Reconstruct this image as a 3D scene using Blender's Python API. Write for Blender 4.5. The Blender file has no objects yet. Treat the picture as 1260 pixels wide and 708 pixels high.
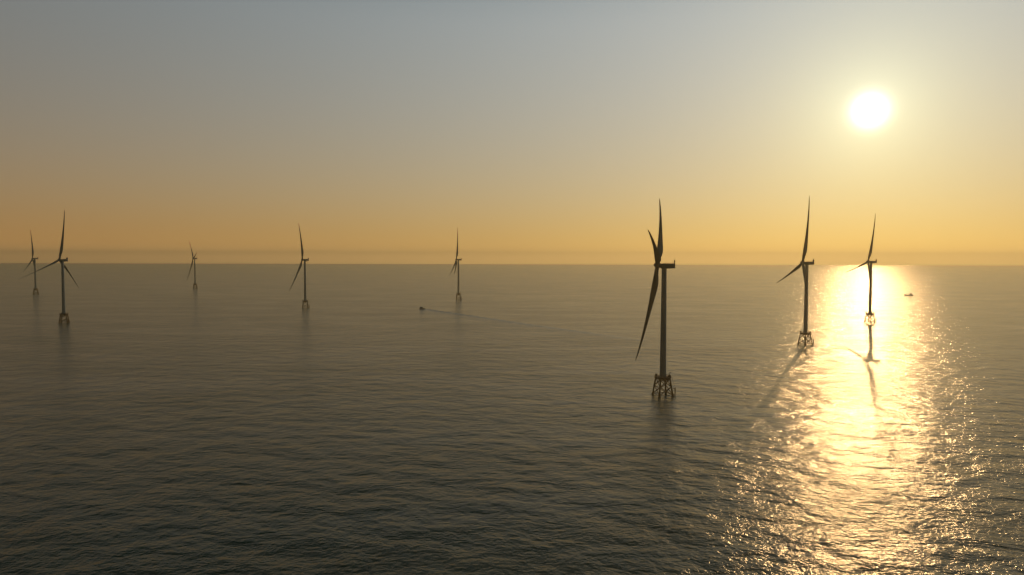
"""Offshore wind farm at sunset, seen from the air."""
import bpy, math, random
from math import sin, cos, tan, pi, radians, degrees, sqrt, atan2
from mathutils import Vector, Matrix

random.seed(7)
SC = bpy.context.scene
COL = SC.collection

# ------------------------------------------------------------------ numbers
CAM_Z = 117.3
PITCH = radians(2.526)
ROLL = radians(0.127)
F = 840.0 / 1260.0                      # focal length over picture width
HUB_Z = 110.4
TILT = radians(7.0)
OVERHANG = 5.53
R_TIP = 90.0
TIP_OUT = 8.4
SUN_AZ = radians(27.4)                  # to the right of the viewing direction (+y)
SUN_EL = radians(11.6)                  # the lamp
DISC_EL = radians(10.75)                # the visible disc, lifted less by the lens

DIR_LAMP = Vector((sin(SUN_AZ) * cos(SUN_EL), cos(SUN_AZ) * cos(SUN_EL), sin(SUN_EL)))
DIR_DISC = Vector((sin(SUN_AZ) * cos(DISC_EL), cos(SUN_AZ) * cos(DISC_EL), sin(DISC_EL)))

# ------------------------------------------------------------------ materials
def nn(nt, typ, **kw):
    n = nt.nodes.new(typ)
    for k, v in kw.items():
        if k in n.inputs:
            n.inputs[k].default_value = v
        else:
            setattr(n, k, v)
    return n


def new_mat(name):
    m = bpy.data.materials.new(name)
    m.use_nodes = True
    m.node_tree.nodes.clear()
    out = m.node_tree.nodes.new('ShaderNodeOutputMaterial')
    return m, m.node_tree, out


def math_node(nt, op, a, b=None, clamp=False):
    n = nt.nodes.new('ShaderNodeMath')
    n.operation = op
    n.use_clamp = clamp
    for i, v in enumerate((a, b)):
        if v is None:
            continue
        if isinstance(v, (int, float)):
            n.inputs[i].default_value = v
        else:
            nt.links.new(v, n.inputs[i])
    return n.outputs[0]


def vmath(nt, op, a, b=None, scale=None):
    n = nt.nodes.new('ShaderNodeVectorMath')
    n.operation = op
    for i, v in enumerate((a, b)):
        if v is None:
            continue
        if isinstance(v, (tuple, list, Vector)):
            n.inputs[i].default_value = tuple(v)
        else:
            nt.links.new(v, n.inputs[i])
    if scale is not None:
        if isinstance(scale, (int, float)):
            n.inputs['Scale'].default_value = scale
        else:
            nt.links.new(scale, n.inputs['Scale'])
    return n.outputs['Value'] if op in ('DOT_PRODUCT', 'LENGTH') else n.outputs['Vector']


def paint(name, col_a, col_b, rough=0.45, scale=0.35, stretch=(1, 1, 0.15), stain=None):
    """Weathered paint: two close tones in streaks, plus an optional stain colour."""
    m, nt, out = new_mat(name)
    L = nt.links.new
    b = nn(nt, 'ShaderNodeBsdfPrincipled')
    tc = nn(nt, 'ShaderNodeTexCoord')
    mp = nn(nt, 'ShaderNodeMapping')
    mp.inputs['Scale'].default_value = stretch
    L(tc.outputs['Object'], mp.inputs['Vector'])
    no = nn(nt, 'ShaderNodeTexNoise', Scale=scale, Detail=5.0, Roughness=0.6)
    L(mp.outputs['Vector'], no.inputs['Vector'])
    mix = nn(nt, 'ShaderNodeMix', data_type='RGBA')
    mix.inputs['A'].default_value = (*col_a, 1)
    mix.inputs['B'].default_value = (*col_b, 1)
    L(no.outputs['Fac'], mix.inputs['Factor'])
    col = mix.outputs['Result']
    if stain:
        no2 = nn(nt, 'ShaderNodeTexNoise', Scale=scale * 3.1, Detail=6.0, Roughness=0.65)
        L(mp.outputs['Vector'], no2.inputs['Vector'])
        mr = nn(nt, 'ShaderNodeMapRange')
        mr.inputs['From Min'].default_value = 0.52
        mr.inputs['From Max'].default_value = 0.68
        L(no2.outputs['Fac'], mr.inputs['Value'])
        mix2 = nn(nt, 'ShaderNodeMix', data_type='RGBA')
        L(mr.outputs['Result'], mix2.inputs['Factor'])
        L(col, mix2.inputs['A'])
        mix2.inputs['B'].default_value = (*stain, 1)
        col = mix2.outputs['Result']
    L(col, b.inputs['Base Color'])
    b.inputs['Roughness'].default_value = rough
    b.inputs['Specular IOR Level'].default_value = 0.3
    L(b.outputs[0], out.inputs['Surface'])
    return m


def sea_material(name, amp=1.0, base=(0.003, 0.036, 0.018), rough=0.14, foam=0.0):
    """Open water: the slopes of a many-octave wave height, differenced in metres."""
    m, nt, out = new_mat(name)
    L = nt.links.new
    geo = nn(nt, 'ShaderNodeNewGeometry')
    # wave height as a node group of its own, used three times
    g = bpy.data.node_groups.get('wave height')
    if g is None:
        g = bpy.data.node_groups.new('wave height', 'ShaderNodeTree')
        g.interface.new_socket('P', in_out='INPUT', socket_type='NodeSocketVector')
        g.interface.new_socket('H', in_out='OUTPUT', socket_type='NodeSocketFloat')
        gi = g.nodes.new('NodeGroupInput')
        go = g.nodes.new('NodeGroupOutput')
        def layer(rot, sc, scale, detail, rough_, weight, w):
            mp = nn(g, 'ShaderNodeMapping', vector_type='TEXTURE')
            mp.inputs['Rotation'].default_value = (0, 0, rot)
            mp.inputs['Scale'].default_value = sc
            g.links.new(gi.outputs[0], mp.inputs['Vector'])
            no = nn(g, 'ShaderNodeTexNoise', noise_dimensions='2D', Scale=scale, Detail=detail,
                    Roughness=rough_)
            no.inputs['Distortion'].default_value = w
            g.links.new(mp.outputs[0], no.inputs['Vector'])
            return math_node(g, 'MULTIPLY', no.outputs['Fac'], weight)
        swell = layer(radians(-10), (1.5, 1.0, 1), 1 / 17.0, 3.0, 0.5, 3.3, 0.15)
        chop = layer(radians(14), (1.35, 1.0, 1), 1 / 4.0, 4.0, 0.55, 0.72, 0.2)
        cross = layer(radians(-28), (1.1, 1.0, 1), 1 / 1.4, 3.0, 0.55, 0.36, 0.15)
        s = math_node(g, 'ADD', math_node(g, 'ADD', swell, chop), cross)
        g.links.new(s, go.inputs[0])
    eps = 0.05

    def height(off):
        n = nt.nodes.new('ShaderNodeGroup')
        n.node_tree = g
        L(vmath(nt, 'ADD', geo.outputs['Position'], off), n.inputs[0])
        return n.outputs[0]
    h0, hx, hy = height((0, 0, 0)), height((eps, 0, 0)), height((0, eps, 0))
    sx = math_node(nt, 'DIVIDE', math_node(nt, 'SUBTRACT', h0, hx), eps)
    sy = math_node(nt, 'DIVIDE', math_node(nt, 'SUBTRACT', h0, hy), eps)
    # gusts: broad patches where the wind ruffles the water more or less
    mp = nn(nt, 'ShaderNodeMapping')
    mp.inputs['Rotation'].default_value = (0, 0, radians(12))
    mp.inputs['Scale'].default_value = (1 / 210.0, 1 / 70.0, 1)
    L(geo.outputs['Position'], mp.inputs['Vector'])
    gust = nn(nt, 'ShaderNodeTexNoise', noise_dimensions='2D', Scale=1.0, Detail=4.0, Roughness=0.6,
              Distortion=0.6)
    L(mp.outputs[0], gust.inputs['Vector'])
    mr = nn(nt, 'ShaderNodeMapRange')
    mr.inputs['From Min'].default_value = 0.3
    mr.inputs['From Max'].default_value = 0.7
    mr.inputs['To Min'].default_value = 0.50 * amp
    mr.inputs['To Max'].default_value = 0.70 * amp
    L(gust.outputs['Fac'], mr.inputs['Value'])
    cx = nn(nt, 'ShaderNodeCombineXYZ')
    # the wind blows along x, so the slopes are steeper that way
    L(math_node(nt, 'MULTIPLY', math_node(nt, 'MULTIPLY', sx, 1.25), mr.outputs['Result']), cx.inputs[0])
    L(math_node(nt, 'MULTIPLY', sy, mr.outputs['Result']), cx.inputs[1])
    nrm = vmath(nt, 'NORMALIZE', vmath(nt, 'ADD', geo.outputs['Normal'], cx.outputs[0]))
    def lobe(r):
        p = nn(nt, 'ShaderNodeBsdfPrincipled')
        p.inputs['Base Color'].default_value = (*base, 1)
        p.inputs['Roughness'].default_value = r
        p.inputs['IOR'].default_value = 1.34
        L(nrm, p.inputs['Normal'])
        return p
    # glassy water between patches roughened by ripples too small to see
    ripple = nn(nt, 'ShaderNodeMapRange')
    ripple.inputs['From Min'].default_value = 0.3
    ripple.inputs['From Max'].default_value = 0.7
    ripple.inputs['To Min'].default_value = 0.05
    ripple.inputs['To Max'].default_value = 0.26
    L(gust.outputs['Fac'], ripple.inputs['Value'])
    b = nn(nt, 'ShaderNodeMixShader')
    L(ripple.outputs[0], b.inputs[0])
    L(lobe(rough).outputs[0], b.inputs[1])
    L(lobe(0.38).outputs[0], b.inputs[2])
    if foam:
        tcu = nn(nt, 'ShaderNodeAttribute', attribute_name='foam')
        fn = nn(nt, 'ShaderNodeTexNoise', Scale=0.22, Detail=6.0, Roughness=0.75)
        L(geo.outputs['Position'], fn.inputs['Vector'])
        fm = nn(nt, 'ShaderNodeMapRange')
        fm.inputs['From Min'].default_value = 0.45
        fm.inputs['From Max'].default_value = 0.62
        L(fn.outputs['Fac'], fm.inputs['Value'])
        fac = math_node(nt, 'MULTIPLY', math_node(nt, 'MULTIPLY', fm.outputs[0], tcu.outputs['Fac']), foam)
        fo = nn(nt, 'ShaderNodeBsdfDiffuse', Color=(0.75, 0.78, 0.76, 1))
        mx = nn(nt, 'ShaderNodeMixShader')
        L(fac, mx.inputs[0]); L(b.outputs[0], mx.inputs[1]); L(fo.outputs[0], mx.inputs[2])
        L(mx.outputs[0], out.inputs['Surface'])
    else:
        L(b.outputs[0], out.inputs['Surface'])
    return m


M_TOWER = paint('tower paint', (0.31, 0.38, 0.44), (0.25, 0.31, 0.36), 0.6, 0.25, (1, 1, 0.08))
M_NAC = paint('nacelle paint', (0.25, 0.27, 0.27), (0.18, 0.19, 0.19), 0.6, 0.4, (1, 1, 0.5))
M_BLADE = paint('blade gelcoat', (0.22, 0.22, 0.21), (0.16, 0.16, 0.155), 0.6, 0.3, (1, 1, 0.2))
M_YELLOW = paint('yellow jacket paint', (0.30, 0.15, 0.03), (0.20, 0.10, 0.022), 0.6, 0.7, (1, 1, 0.4),
                 stain=(0.12, 0.05, 0.025))
M_DECK = paint('rusty deck steel', (0.24, 0.11, 0.04), (0.15, 0.075, 0.035), 0.75, 0.6, (1, 1, 1),
               stain=(0.08, 0.035, 0.02))
M_GALV = paint('dark galvanised steel', (0.20, 0.20, 0.19), (0.12, 0.12, 0.115), 0.55, 1.2, (1, 1, 1))
M_HULL = paint('dark blue hull paint', (0.030, 0.045, 0.07), (0.02, 0.03, 0.045), 0.4, 0.5, (1, 1, 0.4),
               stain=(0.10, 0.05, 0.03))
M_HULL2 = paint('brown hull paint', (0.10, 0.045, 0.025), (0.06, 0.035, 0.025), 0.5, 0.5, (1, 1, 0.4),
                stain=(0.05, 0.03, 0.02))
M_CABIN = paint('weathered cabin paint', (0.30, 0.30, 0.28), (0.20, 0.20, 0.19), 0.5, 0.5, (1, 1, 0.4),
                stain=(0.13, 0.08, 0.05))
M_BOATDECK = paint('worn deck', (0.16, 0.11, 0.07), (0.10, 0.08, 0.06), 0.75, 0.8, (1, 1, 1))


def glass_mat():
    m, nt, out = new_mat('dark cabin glass')
    b = nn(nt, 'ShaderNodeBsdfPrincipled')
    no = nn(nt, 'ShaderNodeTexNoise', Scale=2.0)
    mr = nn(nt, 'ShaderNodeMapRange')
    mr.inputs['To Min'].default_value = 0.05
    mr.inputs['To Max'].default_value = 0.15
    nt.links.new(no.outputs['Fac'], mr.inputs['Value'])
    nt.links.new(mr.outputs[0], b.inputs['Roughness'])
    b.inputs['Base Color'].default_value = (0.015, 0.018, 0.02, 1)
    nt.links.new(b.outputs[0], out.inputs['Surface'])
    return m


M_GLASS = glass_mat()

# ------------------------------------------------------------------ mesh building
class MB:
    def __init__(self):
        self.v, self.f = [], []

    def ring(self, pts):
        i = len(self.v)
        self.v.extend(tuple(p) for p in pts)
        return list(range(i, i + len(pts)))

    def bridge(self, a, b):
        n = len(a)
        for k in range(n):
            self.f.append((a[k], a[(k + 1) % n], b[(k + 1) % n], b[k]))

    def cap(self, r, flip=False):
        self.f.append(tuple(reversed(r)) if flip else tuple(r))

    def loft(self, rings, caps=True):
        ids = [self.ring(r) for r in rings]
        for a, b in zip(ids, ids[1:]):
            self.bridge(a, b)
        if caps:
            self.cap(ids[0], True)
            self.cap(ids[-1])
        return self

    def tube(self, a, b, ra, rb=None, n=10):
        a, b = Vector(a), Vector(b)
        rb = ra if rb is None else rb
        d = (b - a).normalized()
        u = d.orthogonal().normalized()
        w = d.cross(u)
        ang = [2 * pi * k / n for k in range(n)]
        return self.loft([[a + (u * cos(t) + w * sin(t)) * ra for t in ang],
                          [b + (u * cos(t) + w * sin(t)) * rb for t in ang]])

    def path(self, pts, r, n=6):
        for a, b in zip(pts, pts[1:]):
            self.tube(a, b, r, n=n)
        return self

    def lathe(self, prof, n=32, axis='z', o=(0, 0, 0)):
        o = Vector(o)
        rings = []
        for r, h in prof:
            rr = []
            for k in range(n):
                t = 2 * pi * k / n
                c, s = r * cos(t), r * sin(t)
                rr.append(o + (Vector((c, s, h)) if axis == 'z' else Vector((h, c, s))))
            rings.append(rr)
        return self.loft(rings)

    def box(self, lo, hi, M=None, bev=0.0):
        x0, y0, z0 = lo
        x1, y1, z1 = hi
        b = min(bev, (x1 - x0) / 2.1, (y1 - y0) / 2.1, (z1 - z0) / 2.1)
        if b <= 0:
            rings = [[(x0, y0, z), (x1, y0, z), (x1, y1, z), (x0, y1, z)] for z in (z0, z1)]
        else:
            def rr(z, i):
                e = b
                return [(x0 + i + e, y0 + i, z), (x1 - i - e, y0 + i, z), (x1 - i, y0 + i + e, z), (x1 - i, y1 - i - e, z),
                        (x1 - i - e, y1 - i, z), (x0 + i + e, y1 - i, z), (x0 + i, y1 - i - e, z), (x0 + i, y0 + i + e, z)]
            rings = [rr(z0, b), rr(z0 + b, 0), rr(z1 - b, 0), rr(z1, b)]
        if M:
            rings = [[M @ Vector(p) for p in r] for r in rings]
        return self.loft(rings)

    def mesh(self, name, mat, smooth=None):
        me = bpy.data.meshes.new(name)
        me.from_pydata([tuple(p) for p in self.v], [], self.f)
        me.update()
        me.materials.append(mat)
        if smooth is not None:
            me.shade_smooth()
            me.set_sharp_from_angle(angle=radians(smooth))
        return me


def link(name, me, parent=None):
    o = bpy.data.objects.new(name, me)
    COL.objects.link(o)
    if parent:
        o.parent = parent
    return o


def tag(o, label=None, cat=None, group=None, kind=None):
    for k, v in (('label', label), ('category', cat), ('group', group), ('kind', kind)):
        if v:
            o[k] = v
    return o


def empty(name, loc, rz=0.0):
    o = bpy.data.objects.new(name, None)
    o.empty_display_size = 2
    COL.objects.link(o)
    o.location = loc
    o.rotation_euler = (0, 0, rz)
    return o


# ------------------------------------------------------------------ turbine meshes
JZ = 16.0                                # deck level over the water
LEG_ANG = [radians(a) for a in (-30, 60, 150, 240)]
R_BOT, R_TOP = 8.7, 6.0


def leg_pt(k, z):
    t = (z + 3.0) / (JZ - 0.4 + 3.0)
    r = (R_BOT + 0.7) * (1 - t) + R_TOP * t
    return Vector((r * cos(LEG_ANG[k % 4]), r * sin(LEG_ANG[k % 4]), z))


def leg_mesh(k):
    b = MB()
    b.tube(leg_pt(k, -3.0), leg_pt(k, JZ - 0.4), 0.76, 0.66, 14)
    b.tube(leg_pt(k, -3.0), leg_pt(k, 1.4), 1.02, 1.02, 14)     # pile sleeve
    b.tube(leg_pt(k, 7.3), leg_pt(k, 8.5), 0.82, 0.82, 14)      # node can
    return b.mesh('leg', M_YELLOW, 40)


def brace_mesh(k):
    b = MB()
    for z0, z1 in ((1.0, 7.9), (7.9, JZ - 1.2)):
        a0, a1 = leg_pt(k, z0), leg_pt(k, z1)
        c0, c1 = leg_pt(k + 1, z0), leg_pt(k + 1, z1)
        b.tube(a0, c1, 0.37, n=8)
        b.tube(c0, a1, 0.367, n=8)
    b.tube(leg_pt(k, 1.0), leg_pt(k + 1, 1.0), 0.25, n=8)
    return b.mesh('cross_brace', M_YELLOW, 40)


def jacket_top_mesh():
    """Transition piece: stub column with four box struts out to the leg heads."""
    b = MB()
    b.lathe([(2.9, JZ - 3.2), (3.05, JZ - 0.6), (2.95, JZ + 0.02)], 32)
    for k in range(4):
        p = leg_pt(k, JZ - 0.5)
        q = Vector((cos(LEG_ANG[k]), sin(LEG_ANG[k]), 0)) * 2.4
        b.tube((q.x, q.y, JZ - 2.6), (p.x, p.y, JZ - 0.9), 0.85, 0.6, 10)
    return b.mesh('transition_piece', M_YELLOW, 40)


def deck_mesh():
    b = MB()
    n = 8
    def octo(r, z):
        return [(r * cos(2 * pi * (k + .5) / n - radians(30)), r * sin(2 * pi * (k + .5) / n - radians(30)), z) for k in range(n)]
    b.loft([octo(6.6, JZ - 1.3), octo(7.0, JZ - 1.25), octo(7.3, JZ - 0.3), octo(7.3, JZ - 0.02), octo(7.2, JZ + 0.05)])
    for k in range(4):                   # beams under the deck
        a = radians(-30 + 45 * k)
        d = Vector((cos(a), sin(a), 0)) * 6.9
        b.tube(d + Vector((0, 0, JZ - 0.6)), -d + Vector((0, 0, JZ - 0.6)), 0.25 + .002 * k, n=6)
    # davit crane base, cabinets
    b.box((3.8, -4.6, JZ + 0.05), (5.4, -3.4, JZ + 2.2), bev=0.06)
    b.box((-5.8, 2.2, JZ + 0.05), (-4.4, 4.0, JZ + 1.9), bev=0.06)
    return b.mesh('deck', M_DECK, 30)


def railing_mesh():
    b = MB()
    n = 8
    pts = [Vector((7.1 * cos(2 * pi * (k + .5) / n - radians(30)), 7.1 * sin(2 * pi * (k + .5) / n - radians(30)), JZ + .05)) for k in range(n)]
    for k in range(n):
        a, c = pts[k], pts[(k + 1) % n]
        for h in (0.55, 1.15):
            b.tube(a + Vector((0, 0, h)), c + Vector((0, 0, h)), 0.05, n=5)
        for t in (0, .25, .5, .75):
            p = a.lerp(c, t)
            b.tube(p, p + Vector((0, 0, 1.18)), 0.055, n=5)
    return b.mesh('railing', M_YELLOW)


def crane_mesh():
    b = MB()
    b.tube((5.9, 2.0, JZ), (5.9, 2.0, JZ + 3.0), 0.22, 0.18)
    b.tube((5.9, 2.0, JZ + 2.8), (8.9, 2.6, JZ + 3.6), 0.16, 0.10)
    b.tube((5.9, 2.0, JZ + 1.3), (7.4, 2.3, JZ + 3.1), 0.08)
    return b.mesh('davit_crane', M_YELLOW, 40)


def landing_mesh():
    """Boat landing: two fender posts with rungs, tied back to a leg."""
    b = MB()
    o, d = Vector((9.7, -3.9, 0)), Vector((0.35, 0.94, 0)).normalized()
    for s in (-1, 1):
        p = o + d * 1.15 * s
        b.tube(p + Vector((0, 0, -2.5)), p + Vector((0, 0, 7.2)), 0.28, n=10)
        q = leg_pt(0, 1.6)
        b.tube(p + Vector((0, 0, 1.6)), q, 0.15, n=6)
        q = leg_pt(0, 6.4)
        b.tube(p + Vector((0, 0, 6.4)), q, 0.15, n=6)
    return b.mesh('boat_landing', M_YELLOW, 40)


def ladder_mesh():
    b = MB()
    o, d = Vector((9.35, -3.75, 0)), Vector((0.35, 0.94, 0)).normalized()
    top = Vector((7.2, -2.6, JZ))
    for s in (-1, 1):
        p = o + d * 0.35 * s
        b.tube(p + Vector((0, 0, -1.0)), p + Vector((0, 0, 7.0)), 0.06, n=5)
        b.tube(p + Vector((0, 0, 7.0)), top + d * .35 * s, 0.06, n=5)
    for k in range(24):
        z = -0.8 + k * 0.33
        b.tube(o - d * .35 + Vector((0, 0, z)), o + d * .35 + Vector((0, 0, z)), 0.035, n=4)
    for k in range(1, 24):
        p = (o + Vector((0, 0, 7.0))).lerp(top, k / 24)
        b.tube(p - d * .35, p + d * .35, 0.035, n=4)
    return b.mesh('ladder', M_GALV)


T_TOP = HUB_Z - 2.55


def tower_mesh():
    b = MB()
    prof = []
    z0 = JZ + 0.03
    for k in range(13):
        t = k / 12
        r = 2.75 * (1 - t) + 2.05 * t
        prof.append((r, z0 + (T_TOP - z0) * t))
    b.lathe(prof, 40)
    for t in (0.0, 0.27, 0.6):           # flange rings where the sections meet
        z = z0 + (T_TOP - z0) * t
        r = 2.75 * (1 - t) + 2.05 * t
        b.lathe([(r - .1, z + .003), (r + .07, z + .02), (r + .07, z + .22), (r - .1, z + .24)], 40)
    return b.mesh('tower', M_TOWER, 40)


def door_mesh():
    b = MB()
    b.box((2.55, -0.45, JZ + 1.0), (2.80, 0.45, JZ + 3.1), bev=.05)
    return b.mesh('door', M_GALV)


def srect(x, w, z0, z1, e):
    """Rounded rectangle cross-section in the yz plane at x."""
    pts = []
    for cy, cz, a0 in ((w - e, z1 - e, 0), (-w + e, z1 - e, 90), (-w + e, z0 + e, 180), (w - e, z0 + e, 270)):
        for k in range(5):
            a = radians(a0 + 22.5 * k)
            pts.append((x, cy + e * cos(a), cz + e * sin(a)))
    return pts


def nacelle_mesh():
    """Local axes: +x along the shaft towards the hub, origin on the tower axis at hub height."""
    b = MB()
    b.loft([srect(-9.1, 1.75, -1.7, 1.75, 0.35), srect(-8.8, 2.0, -2.0, 2.0, 0.5), srect(-4.0, 2.2, -2.25, 2.1, 0.5),
            srect(1.0, 2.25, -2.3, 2.1, 0.6), srect(2.6, 2.1, -2.1, 2.05, 0.9), srect(3.3, 1.95, -1.95, 1.95, 1.2)])
    b.lathe([(2.2, -2.62), (2.3, -2.2)], 32)                     # yaw collar
    for y in (-1.55, 1.55):                                       # roof rails
        b.tube((-8.4, y, 2.55), (0.5, y, 2.62), 0.05, n=5)
        for k in range(7):
            x = -8.4 + k * 1.48
            b.tube((x, y, 1.9), (x, y, 2.6), 0.05, n=5)
    return b.mesh('nacelle', M_NAC, 35)


def cooler_mesh():
    b = MB()
    b.box((-9.0, -1.9, 2.0), (-8.1, 1.9, 5.0), bev=.12)
    for y in (-1.5, 1.5):
        b.tube((-6.6, y, 1.9), (-8.3, y, 4.0), 0.1, n=6)
    return b.mesh('cooler', M_GALV)


def mast_mesh():
    b = MB()
    b.tube((-8.55, 0.0, 4.9), (-8.75, 0.0, 6.6), 0.10, 0.06, 6)
    b.tube((-8.7, -0.7, 6.0), (-8.7, 0.7, 6.0), 0.05, n=5)
    for y in (-.7, .7):
        b.tube((-8.7, y, 6.0), (-8.7, y, 6.5), 0.08, n=6)
    return b.mesh('wind_mast', M_GALV)


def hub_mesh():
    """Spinner; local +x forward, origin at the rotor centre."""
    b = MB()
    b.lathe([(1.75, -2.3), (2.15, -1.9), (2.35, -0.6), (2.35, 0.7), (2.1, 1.7), (1.6, 2.5), (0.95, 3.05), (0.3, 3.3), (0.02, 3.33)], 36, 'x')
    return b.mesh('hub', M_NAC, 40)


def blade_mesh(pitch=radians(78)):
    """Blade along +z from the rotor centre, +x upwind. Feathered: chord nearly along the shaft."""
    stations = [  # r, chord, thickness ratio, twist deg
        (1.6, 3.3, 1.0, 12), (4.5, 3.3, 1.0, 12), (8.0, 3.7, .78, 12), (12.5, 4.7, .52, 11), (17.5, 5.35, .38, 9.5),
        (23, 5.1, .32, 7.5), (30, 4.4, .28, 5.5), (39, 3.65, .25, 3.8), (49, 2.95, .23, 2.4), (59, 2.35, .21, 1.2),
        (69, 1.85, .20, .3), (78, 1.4, .19, -.5), (84.5, 1.0, .18, -1), (88, .6, .18, -1), (89.6, .25, .2, -1), (90.0, .06, .3, -1)]
    b = MB()
    n = 22
    rings = []
    for r, c, th, tw in stations:
        s = r / R_TIP
        off = TIP_OUT * (0.55 * s + 0.45 * s ** 2.6)
        a = pitch + radians(tw)
        blend = min(1.0, max(0.0, (r - 4.5) / 11.0))
        blend = blend * blend * (3 - 2 * blend)
        pts = []
        for k in range(n):
            t = 2 * pi * k / n
            ci, si = cos(t), sin(t)
            # circle
            px, py = 0.5 * c * ci, 0.5 * c * si
            # airfoil: x from leading edge (0) to trailing edge (1)
            xx = 0.5 * (1 - ci)
            yt = 5 * th * (0.2969 * sqrt(max(xx, 0)) - 0.126 * xx - 0.3516 * xx ** 2 + 0.2843 * xx ** 3 - 0.1015 * xx ** 4)
            ax = (0.32 - xx) * c
            ay = (yt if si >= 0 else -yt) * c + 0.02 * c * sin(pi * xx)
            x, y = px * (1 - blend) + ax * blend, py * (1 - blend) + ay * blend
            # chord direction: in-plane +y at pitch 0, +x (upwind) when feathered
            pts.append((off + x * sin(a) - y * cos(a), x * cos(a) + y * sin(a), r))
        rings.append(pts)
    b.loft(rings)
    return b.mesh('blade', M_BLADE, 50)


MESH = dict(legs=[leg_mesh(k) for k in range(4)], braces=[brace_mesh(k) for k in range(4)], tp=jacket_top_mesh(),
            deck=deck_mesh(), railing=railing_mesh(), crane=crane_mesh(), landing=landing_mesh(), ladder=ladder_mesh(),
            tower=tower_mesh(), door=door_mesh(), nacelle=nacelle_mesh(), cooler=cooler_mesh(), mast=mast_mesh(),
            hub=hub_mesh(), blade=blade_mesh())


def build_turbine(x, y, yaw_deg, phase_deg, label, jrot=0.0, tilt=TILT):
    root = empty('wind_turbine', (x, y, 0))
    tag(root, label, 'wind turbine', 'offshore wind turbines on yellow jackets')
    J = Matrix.Rotation(radians(jrot), 4, 'Z')
    def part(name, me, parent=root, M=None):
        o = link(name, me, parent)
        if M is not None:
            o.matrix_local = M
        return o
    tp = part('transition_piece', MESH['tp'], M=J)
    for k in range(4):
        part('leg', MESH['legs'][k], M=J)
        part('cross_brace', MESH['braces'][k], M=J)
    land = part('boat_landing', MESH['landing'], M=J)
    part('ladder', MESH['ladder'], land)
    deck = part('deck', MESH['deck'], M=J)
    part('railing', MESH['railing'], deck)
    part('davit_crane', MESH['crane'], deck)
    tower = part('tower', MESH['tower'], M=J)
    part('door', MESH['door'], tower)
    Y = Matrix.Rotation(radians(yaw_deg), 4, 'Z')
    nac = part('nacelle', MESH['nacelle'], M=Matrix.Translation((0, 0, HUB_Z)) @ Y)
    part('cooler', MESH['cooler'], nac)
    part('wind_mast', MESH['mast'], nac)
    # rotor frame: x = shaft direction, y = side, z = up
    yaw = radians(yaw_deg)
    d = Vector((cos(yaw) * cos(tilt), sin(yaw) * cos(tilt), sin(tilt)))
    side = Vector((-sin(yaw), cos(yaw), 0))
    up = d.cross(side)
    Rm = Matrix((d, side, up)).transposed().to_4x4()
    Mh = Matrix.Translation(Vector((0, 0, HUB_Z)) + d * OVERHANG) @ Rm
    part('hub', MESH['hub'], M=Mh)
    for k in range(3):
        a = radians(phase_deg + 120 * k)
        # blade local +z -> cos(a) up + sin(a) side : a turn of -a about x
        part('blade', MESH['blade'], M=Mh @ Matrix.Rotation(-a, 4, 'X'))
    return root


TURBINES = [
    (129.0, 579.0, 166.5, 73.2, 'nearest and largest grey wind turbine, its longest blade slanting down left of the tower'),
    (398.8, 924.0, 173.5, 9.0, 'wind turbine beside the golden sun glitter, second largest, its shadow falling to the lower left'),
    (658.8, 1253.0, 171.0, 15.5, 'wind turbine standing in the brightest sun glitter, its shadow running straight down from its jacket'),
    (-150.0, 1910.0, 180.0, -0.2, 'small wind turbine behind the moving boat, one blade straight up and two close together below'),
    (-477.5, 1574.0, 182.5, 24.1, 'wind turbine with one blade up and one slanting down left, left of the moving boat'),
    (-1180.0, 2540.0, 216.4, 76.3, 'smallest and farthest wind turbine, faint in haze, all three blades seen, nothing beside it'),
    (-1488.0, 2130.0, 204.0, 117.0, 'faint wind turbine at the left edge, its tower crossed by the larger neighbouring blade'),
    (-793.0, 1205.0, 177.8, 112.0, 'large wind turbine at the far left, one blade reaching left across its fainter neighbour'),
]
for i, t in enumerate(TURBINES):
    build_turbine(*t, jrot=(0, 8, 15, -4, 6, 0, 10, 3)[i], tilt=radians(2.0) if i == 6 else TILT)

# ------------------------------------------------------------------ boats
def hull_rings(L_, B, D, sheer_bow, sheer_stern, draft):
    """Hull along +x (bow). Returns rings of points, port gunwale -> keel -> starboard gunwale."""
    rings = []
    for k in range(15):
        t = k / 14
        x = -L_ / 2 + L_ * t
        wid = B / 2 * (0.86 + 0.14 * min(1, t / .3)) if t < .5 else B / 2 * max(0.03, (1 - ((t - .5) / .5) ** 2.3))
        top = D + sheer_stern * (1 - t) ** 2 + sheer_bow * max(0, t - .35) ** 2 / .42
        kx = x - (0.10 * L_ * max(0, t - .7) / .3 if t > .7 else 0)
        rake = x - kx
        row = []
        for s in (1, -1):
            prof = [(1.0, top), (0.97, top * .5), (0.86, 0.0), (0.45, -draft * .8)]
            if s < 0:
                prof = prof[::-1]
            for w, z in prof:
                xx = x - rake * max(0, (top - z)) / (top + draft)
                row.append((xx, s * w * wid, z))
            if s > 0:
                row.append((x - rake, 0, -draft))
        rings.append(row)
    return rings


def boat_hull(mat, L_, B, D, sb, ss, draft):
    b = MB()
    b.loft(hull_rings(L_, B, D, sb, ss, draft))
    # rubbing strake
    rr = hull_rings(L_, B, D, sb, ss, draft)
    for s in (0, -1):
        b.path([Vector(r[s]) + Vector((0, 0, 0.02)) for r in rr], 0.12, 6)
    return b.mesh('hull', mat, 35)


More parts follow.
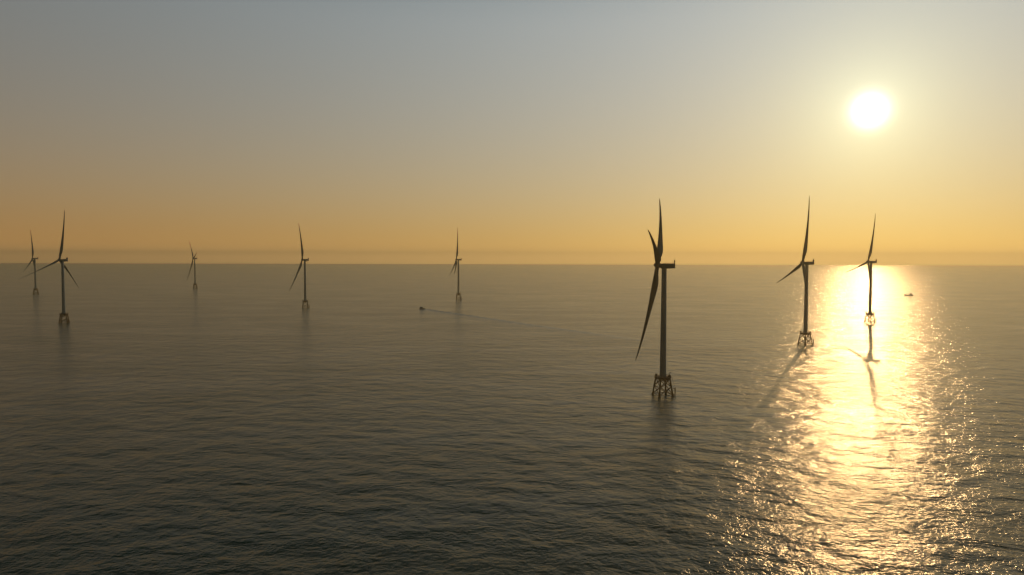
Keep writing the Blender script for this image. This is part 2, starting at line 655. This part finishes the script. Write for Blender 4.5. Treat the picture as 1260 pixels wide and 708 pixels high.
def make_work_boat(loc, heading, label):
    root = empty('work_boat', loc, heading)
    root.scale = (1.15, 1.0, 0.7)
    tag(root, label, 'boat')
    link('hull', boat_hull(M_HULL, 23, 6.8, 1.9, 1.5, 0.1, 1.3), root)
    b = MB(); b.box((-9.8, -2.6, 2.05), (1.5, 2.6, 2.25), bev=.05)
    link('deck', b.mesh('deck', M_BOATDECK), root)
    b = MB()
    b.loft([[(-2.0, -2.3, 2.2), (6.2, -2.0, 2.2), (6.2, 2.0, 2.2), (-2.0, 2.3, 2.2)],
            [(-1.8, -2.2, 4.7), (5.4, -1.9, 4.7), (5.4, 1.9, 4.7), (-1.8, 2.2, 4.7)]])
    b.loft([[(-0.6, -1.9, 4.7), (4.4, -1.7, 4.7), (4.4, 1.7, 4.7), (-0.6, 1.9, 4.7)],
            [(-0.4, -1.8, 6.3), (3.5, -1.6, 6.3), (3.5, 1.6, 6.3), (-0.4, 1.8, 6.3)]])
    b.box((-0.8, -2.0, 6.3), (4.1, 2.0, 6.5), bev=.05)
    cab = link('cabin', b.mesh('cabin', M_CABIN), root)
    b = MB()
    b.loft([[(4.25, -1.5, 5.5), (4.25, 1.5, 5.5), (3.4, 1.5, 5.5), (3.4, -1.5, 5.5)],
            [(3.9, -1.45, 6.1), (3.9, 1.45, 6.1), (3.0, 1.45, 6.1), (3.0, -1.45, 6.1)]])
    for s in (-1, 1):
        b.box((0.2, 1.55 if s > 0 else -1.93, 5.3), (2.9, 1.93 if s > 0 else -1.55, 6.0), bev=.03)
    link('window', b.mesh('window', M_GLASS), cab)
    b = MB()
    b.tube((0.5, 0, 6.5), (0.2, 0, 8.4), .10, .04, 8)
    b.tube((0.3, -1.1, 7.8), (0.3, 1.1, 7.8), .05, n=6)
    b.box((0.35, -.9, 7.1), (.65, .9, 7.25), bev=.04)
    link('mast', b.mesh('mast', M_GALV, 40), root)
    b = MB()
    for s in (-1, 1):
        for k in range(6):
            x = -9.6 + 1.5 * k
            b.tube((x, s * 2.75, 2.0), (x, s * 2.75, 3.15), .05, n=5)
        b.tube((-9.6, s * 2.75, 3.12), (-2.1, s * 2.75, 3.12), .05, n=5)
    link('railing', b.mesh('railing', M_GALV), root)
    return root


def make_fishing_boat(loc, heading, label):
    root = empty('fishing_boat', loc, heading)
    tag(root, label, 'boat')
    link('hull', boat_hull(M_HULL2, 26, 6.2, 1.8, 2.2, 0.7, 1.5), root)
    b = MB(); b.box((-3.0, -2.3, 2.0), (8.5, 2.3, 2.2), bev=.05); b.box((1.0, -1.5, 2.2), (5.2, 1.5, 3.0), bev=.08)
    link('deck', b.mesh('deck', M_BOATDECK), root)
    b = MB()
    b.box((-10.8, -2.3, 2.2), (-3.2, 2.3, 4.6), bev=.1)
    b.box((-8.2, -1.9, 4.6), (-3.6, 1.9, 6.9), bev=.1)
    b.box((-8.6, -2.15, 6.9), (-3.2, 2.15, 7.1), bev=.05)
    cab = link('wheelhouse', b.mesh('wheelhouse', M_CABIN), root)
    b = MB()
    b.box((-3.62, -1.6, 5.5), (-3.57, 1.6, 6.5))
    for s in (-1, 1):
        b.box((-7.6, 1.88 if s > 0 else -1.93, 5.5), (-4.2, 1.93 if s > 0 else -1.88, 6.4))
    link('window', b.mesh('window', M_GLASS), cab)
    b = MB()
    b.tube((-7.8, 0, 7.1), (-8.0, 0, 11.5), .17, .08, 8)
    b.tube((-7.9, -1.3, 9.6), (-7.9, 1.3, 9.6), .06, n=6)
    link('mast', b.mesh('mast', M_GALV, 40), root)
    b = MB()
    b.tube((9.2, 0, 2.8), (9.0, 0, 7.5), .15, .08, 8)
    link('mast', b.mesh('mast', M_GALV, 40), root)
    b = MB()
    b.tube((9.1, 0, 3.4), (2.6, 0, 6.4), .1, .07, 6)
    link('cargo_boom', b.mesh('cargo_boom', M_GALV, 40), root)
    return root


BOAT = Vector((-205.0, 1548.0, 0.0))
WAKE_END = Vector((190.0, 960.0, 0.0))
wake_dir = (WAKE_END - BOAT).normalized()
make_work_boat(BOAT, atan2(-wake_dir.y, -wake_dir.x), 'small dark work boat under way, drawing a long thin wake to the right')
make_fishing_boat((1249.0, 2148.0, 0), radians(172), 'tiny dark fishing boat near the horizon right of the sun glitter')

# ------------------------------------------------------------------ sea
M_SEA = sea_material('sea water')
b = MB()
S = 12000.0
b.v = [(-S, -S, 0), (S, -S, 0), (S, S, 0), (-S, S, 0)]
b.f = [(0, 1, 2, 3)]
sea = link('sea', b.mesh('sea', M_SEA))
tag(sea, kind='structure')


def make_wake():
    """The boat's trailing wave: a low smooth ridge with a trace of foam behind the stern."""
    me = bpy.data.meshes.new('boat_wake')
    side = Vector((-wake_dir.y, wake_dir.x, 0))
    Lw = (WAKE_END - BOAT).length
    n, prof = 120, [-1.0, -0.7, -0.45, -0.2, 0.0, 0.2, 0.45, 0.7, 1.0]
    vs, fs, foam = [], [], []
    for i in range(n + 1):
        t = i / n
        s = 8.0 + (Lw - 8.0) * t
        w = 2.2 + 8.0 * t ** 0.7
        wob = 3.0 * sin(t * 7.0 + .6) * t
        hgt = 1.0 * (1 - t) ** 0.5 * min(1, t * 12 + .4)
        for p in prof:
            q = BOAT + wake_dir * s + side * (p * w + wob)
            z = 0.004 + hgt * (0.5 + 0.5 * cos(pi * p)) * (1 + .25 * sin(s * .21))
            vs.append((q.x, q.y, z))
            foam.append(max(0.0, (1 - abs(p))) * (max(0, 1 - t * 6) + 0.55 * (1 - t)))
        if i:
            a, c = (i - 1) * len(prof), i * len(prof)
            for k in range(len(prof) - 1):
                fs.append((a + k, a + k + 1, c + k + 1, c + k))
    me.from_pydata(vs, [], fs)
    if me.polygons[0].normal.z < 0:
        me.flip_normals()
    at = me.attributes.new('foam', 'FLOAT', 'POINT')
    at.data.foreach_set('value', foam)
    me.materials.append(sea_material('wake water', amp=0.5, rough=0.14, foam=0.7))
    me.shade_smooth()
    return tag(link('boat_wake', me), kind='stuff')


make_wake()

# ------------------------------------------------------------------ haze
b = MB()
b.box((-S - 500, -S - 500, -1.0), (S + 500, S + 500, 206.0))
hz, nt, out = new_mat('sea haze')
pv = nn(nt, 'ShaderNodeVolumePrincipled')
pv.inputs['Color'].default_value = (1.0, 0.94, 0.66, 1)
pv.inputs['Density'].default_value = 1.15e-4
pv.inputs['Anisotropy'].default_value = 0.6
nt.links.new(pv.outputs[0], out.inputs['Volume'])
haze = tag(link('haze', b.mesh('haze', hz)), kind='stuff')

# ------------------------------------------------------------------ sun and sky
sun = bpy.data.lights.new('sun', 'SUN')
sun.energy = 2.0
sun.angle = radians(0.53)
sun.color = (1.0, 0.59, 0.24)
so = bpy.data.objects.new('sun', sun)
COL.objects.link(so)
so.rotation_euler = DIR_LAMP.to_track_quat('Z', 'Y').to_euler()

w = bpy.data.worlds.new('World')
SC.world = w
w.use_nodes = True
nt = w.node_tree
nt.nodes.clear()
L = nt.links.new
out = nn(nt, 'ShaderNodeOutputWorld')
sky = nn(nt, 'ShaderNodeTexSky', sky_type='NISHITA', sun_disc=False)
sky.sun_elevation = SUN_EL
sky.sun_rotation = SUN_AZ
sky.altitude = 0.0
sky.air_density = 2.0
sky.dust_density = 0.5
sky.ozone_density = 3.0
soft = nn(nt, 'ShaderNodeGamma', Gamma=0.7)       # thick evening haze evens out the clear-sky contrast
tcs = nn(nt, 'ShaderNodeTexCoord')
L(vmath(nt, 'MAXIMUM', tcs.outputs['Generated'], (-1.0, -1.0, 0.012)), sky.inputs['Vector'])    # no black below the horizon line
L(sky.outputs[0], soft.inputs['Color'])
bg1 = nn(nt, 'ShaderNodeBackground', Strength=0.075)
tinted = vmath(nt, 'MULTIPLY', soft.outputs[0], (0.80, 0.98, 0.96))
# hazy evening air round the sun: brightness by the angle from the sun
tc = nn(nt, 'ShaderNodeTexCoord')
vdir = vmath(nt, 'NORMALIZE', tc.outputs['Generated'])
dt = vmath(nt, 'DOT_PRODUCT', vdir, tuple(DIR_DISC))
ang = math_node(nt, 'ARCCOSINE', math_node(nt, 'MINIMUM', dt, 0.9999999))      # radians
sep = nn(nt, 'ShaderNodeSeparateXYZ')
L(vdir, sep.inputs[0])
elev = math_node(nt, 'MAXIMUM', sep.outputs['Z'], 0.0)


def expfall(width, gain):
    return math_node(nt, 'MULTIPLY', math_node(nt, 'EXPONENT', math_node(nt, 'MULTIPLY', ang, -1.0 / width)), gain)


def coloured(fac, col):
    n = vmath(nt, 'SCALE', tuple(col), scale=fac)
    return n


WORLD_TERMS = []
# low warm band along the horizon
band = math_node(nt, 'EXPONENT', math_node(nt, 'MULTIPLY', elev, -1.0 / radians(14)))
low = math_node(nt, 'EXPONENT', math_node(nt, 'MULTIPLY', elev, -1.0 / radians(3.5)))
veil = math_node(nt, 'EXPONENT', math_node(nt, 'MULTIPLY', elev, -1.0 / radians(0.7)))
lift = math_node(nt, 'SUBTRACT', 1.0, math_node(nt, 'EXPONENT', math_node(nt, 'MULTIPLY', elev, -1.0 / radians(12))))
wide = expfall(radians(52), 1.14)
wider = expfall(radians(140), 0.82)
terms = [
    coloured(math_node(nt, 'MULTIPLY', band, wider), (0.40, 0.06, 0.026)),
    coloured(math_node(nt, 'MULTIPLY', low, wider), (0.16, 0.05, 0.0)),
    coloured(veil, (0.40, 0.22, 0.10)),
    coloured(wide, (0.20, 0.315, 0.062)),
    coloured(math_node(nt, 'MULTIPLY', lift, wide), (0.0, 0.05, 0.42)),
    coloured(expfall(radians(28), 1.0), (0.18, 0.05, 0.0)),
    coloured(expfall(radians(4.5), 1.0), (0.272, 0.273, 0.07)),
]
q = math_node(nt, 'DIVIDE', ang, radians(0.92))
core = math_node(nt, 'MULTIPLY', math_node(nt, 'EXPONENT', math_node(nt, 'MULTIPLY', math_node(nt, 'MULTIPLY', q, q), -1.0)), 3.0)
terms.append(coloured(core, (1.0, 0.93, 0.75)))
terms.append(coloured(expfall(radians(2.0), 1.0), (0.26, 0.30, 0.26)))
acc = terms[0]
for t in terms[1:]:
    acc = vmath(nt, 'ADD', acc, t)
back = nn(nt, 'ShaderNodeMapRange', interpolation_type='SMOOTHSTEP')      # the sky opposite the sun is duskier
back.inputs['From Min'].default_value = radians(88)
back.inputs['From Max'].default_value = radians(140)
back.inputs['To Min'].default_value = 1.0
back.inputs['To Max'].default_value = 0.22
L(ang, back.inputs['Value'])
high = nn(nt, 'ShaderNodeMapRange', interpolation_type='SMOOTHSTEP')      # and it deepens overhead
high.inputs['From Min'].default_value = sin(radians(18))
high.inputs['From Max'].default_value = sin(radians(31))
L(elev, high.inputs['Value'])
deep = nn(nt, 'ShaderNodeMix', data_type='RGBA')
deep.inputs['A'].default_value = (1, 1, 1, 1)
deep.inputs['B'].default_value = (0.13, 0.23, 0.19, 1)
L(high.outputs[0], deep.inputs['Factor'])
deep = deep.outputs['Result']
L(vmath(nt, 'MULTIPLY', tinted, deep), bg1.inputs['Color'])
L(math_node(nt, 'MULTIPLY', back.outputs[0], 0.12), bg1.inputs['Strength'])
bg2 = nn(nt, 'ShaderNodeBackground', Strength=1.5)
L(vmath(nt, 'MULTIPLY', acc, deep), bg2.inputs['Color'])
L(math_node(nt, 'MULTIPLY', back.outputs[0], 3.2), bg2.inputs['Strength'])
add = nn(nt, 'ShaderNodeAddShader')
L(bg1.outputs[0], add.inputs[0])
L(bg2.outputs[0], add.inputs[1])
L(add.outputs[0], out.inputs['Surface'])

# ------------------------------------------------------------------ camera and render settings
cam = bpy.data.cameras.new('camera')
cam.sensor_fit = 'HORIZONTAL'
cam.sensor_width = 36.0
cam.lens = 36.0 * F
cam.clip_start = 1.0
cam.clip_end = 120000.0
co = bpy.data.objects.new('camera', cam)
COL.objects.link(co)
co.location = (0, 0, CAM_Z)
co.rotation_euler = (Matrix.Rotation(pi / 2 - PITCH, 3, 'X') @ Matrix.Rotation(ROLL, 3, 'Z')).to_euler()
SC.camera = co

SC.render.engine = 'CYCLES'
SC.cycles.use_denoising = True
SC.cycles.volume_bounces = 5
SC.cycles.max_bounces = 8
SC.cycles.sample_clamp_indirect = 10.0
SC.view_settings.view_transform = 'Standard'
SC.view_settings.look = 'None'
SC.view_settings.exposure = -1.68
SC.view_settings.gamma = 1.0
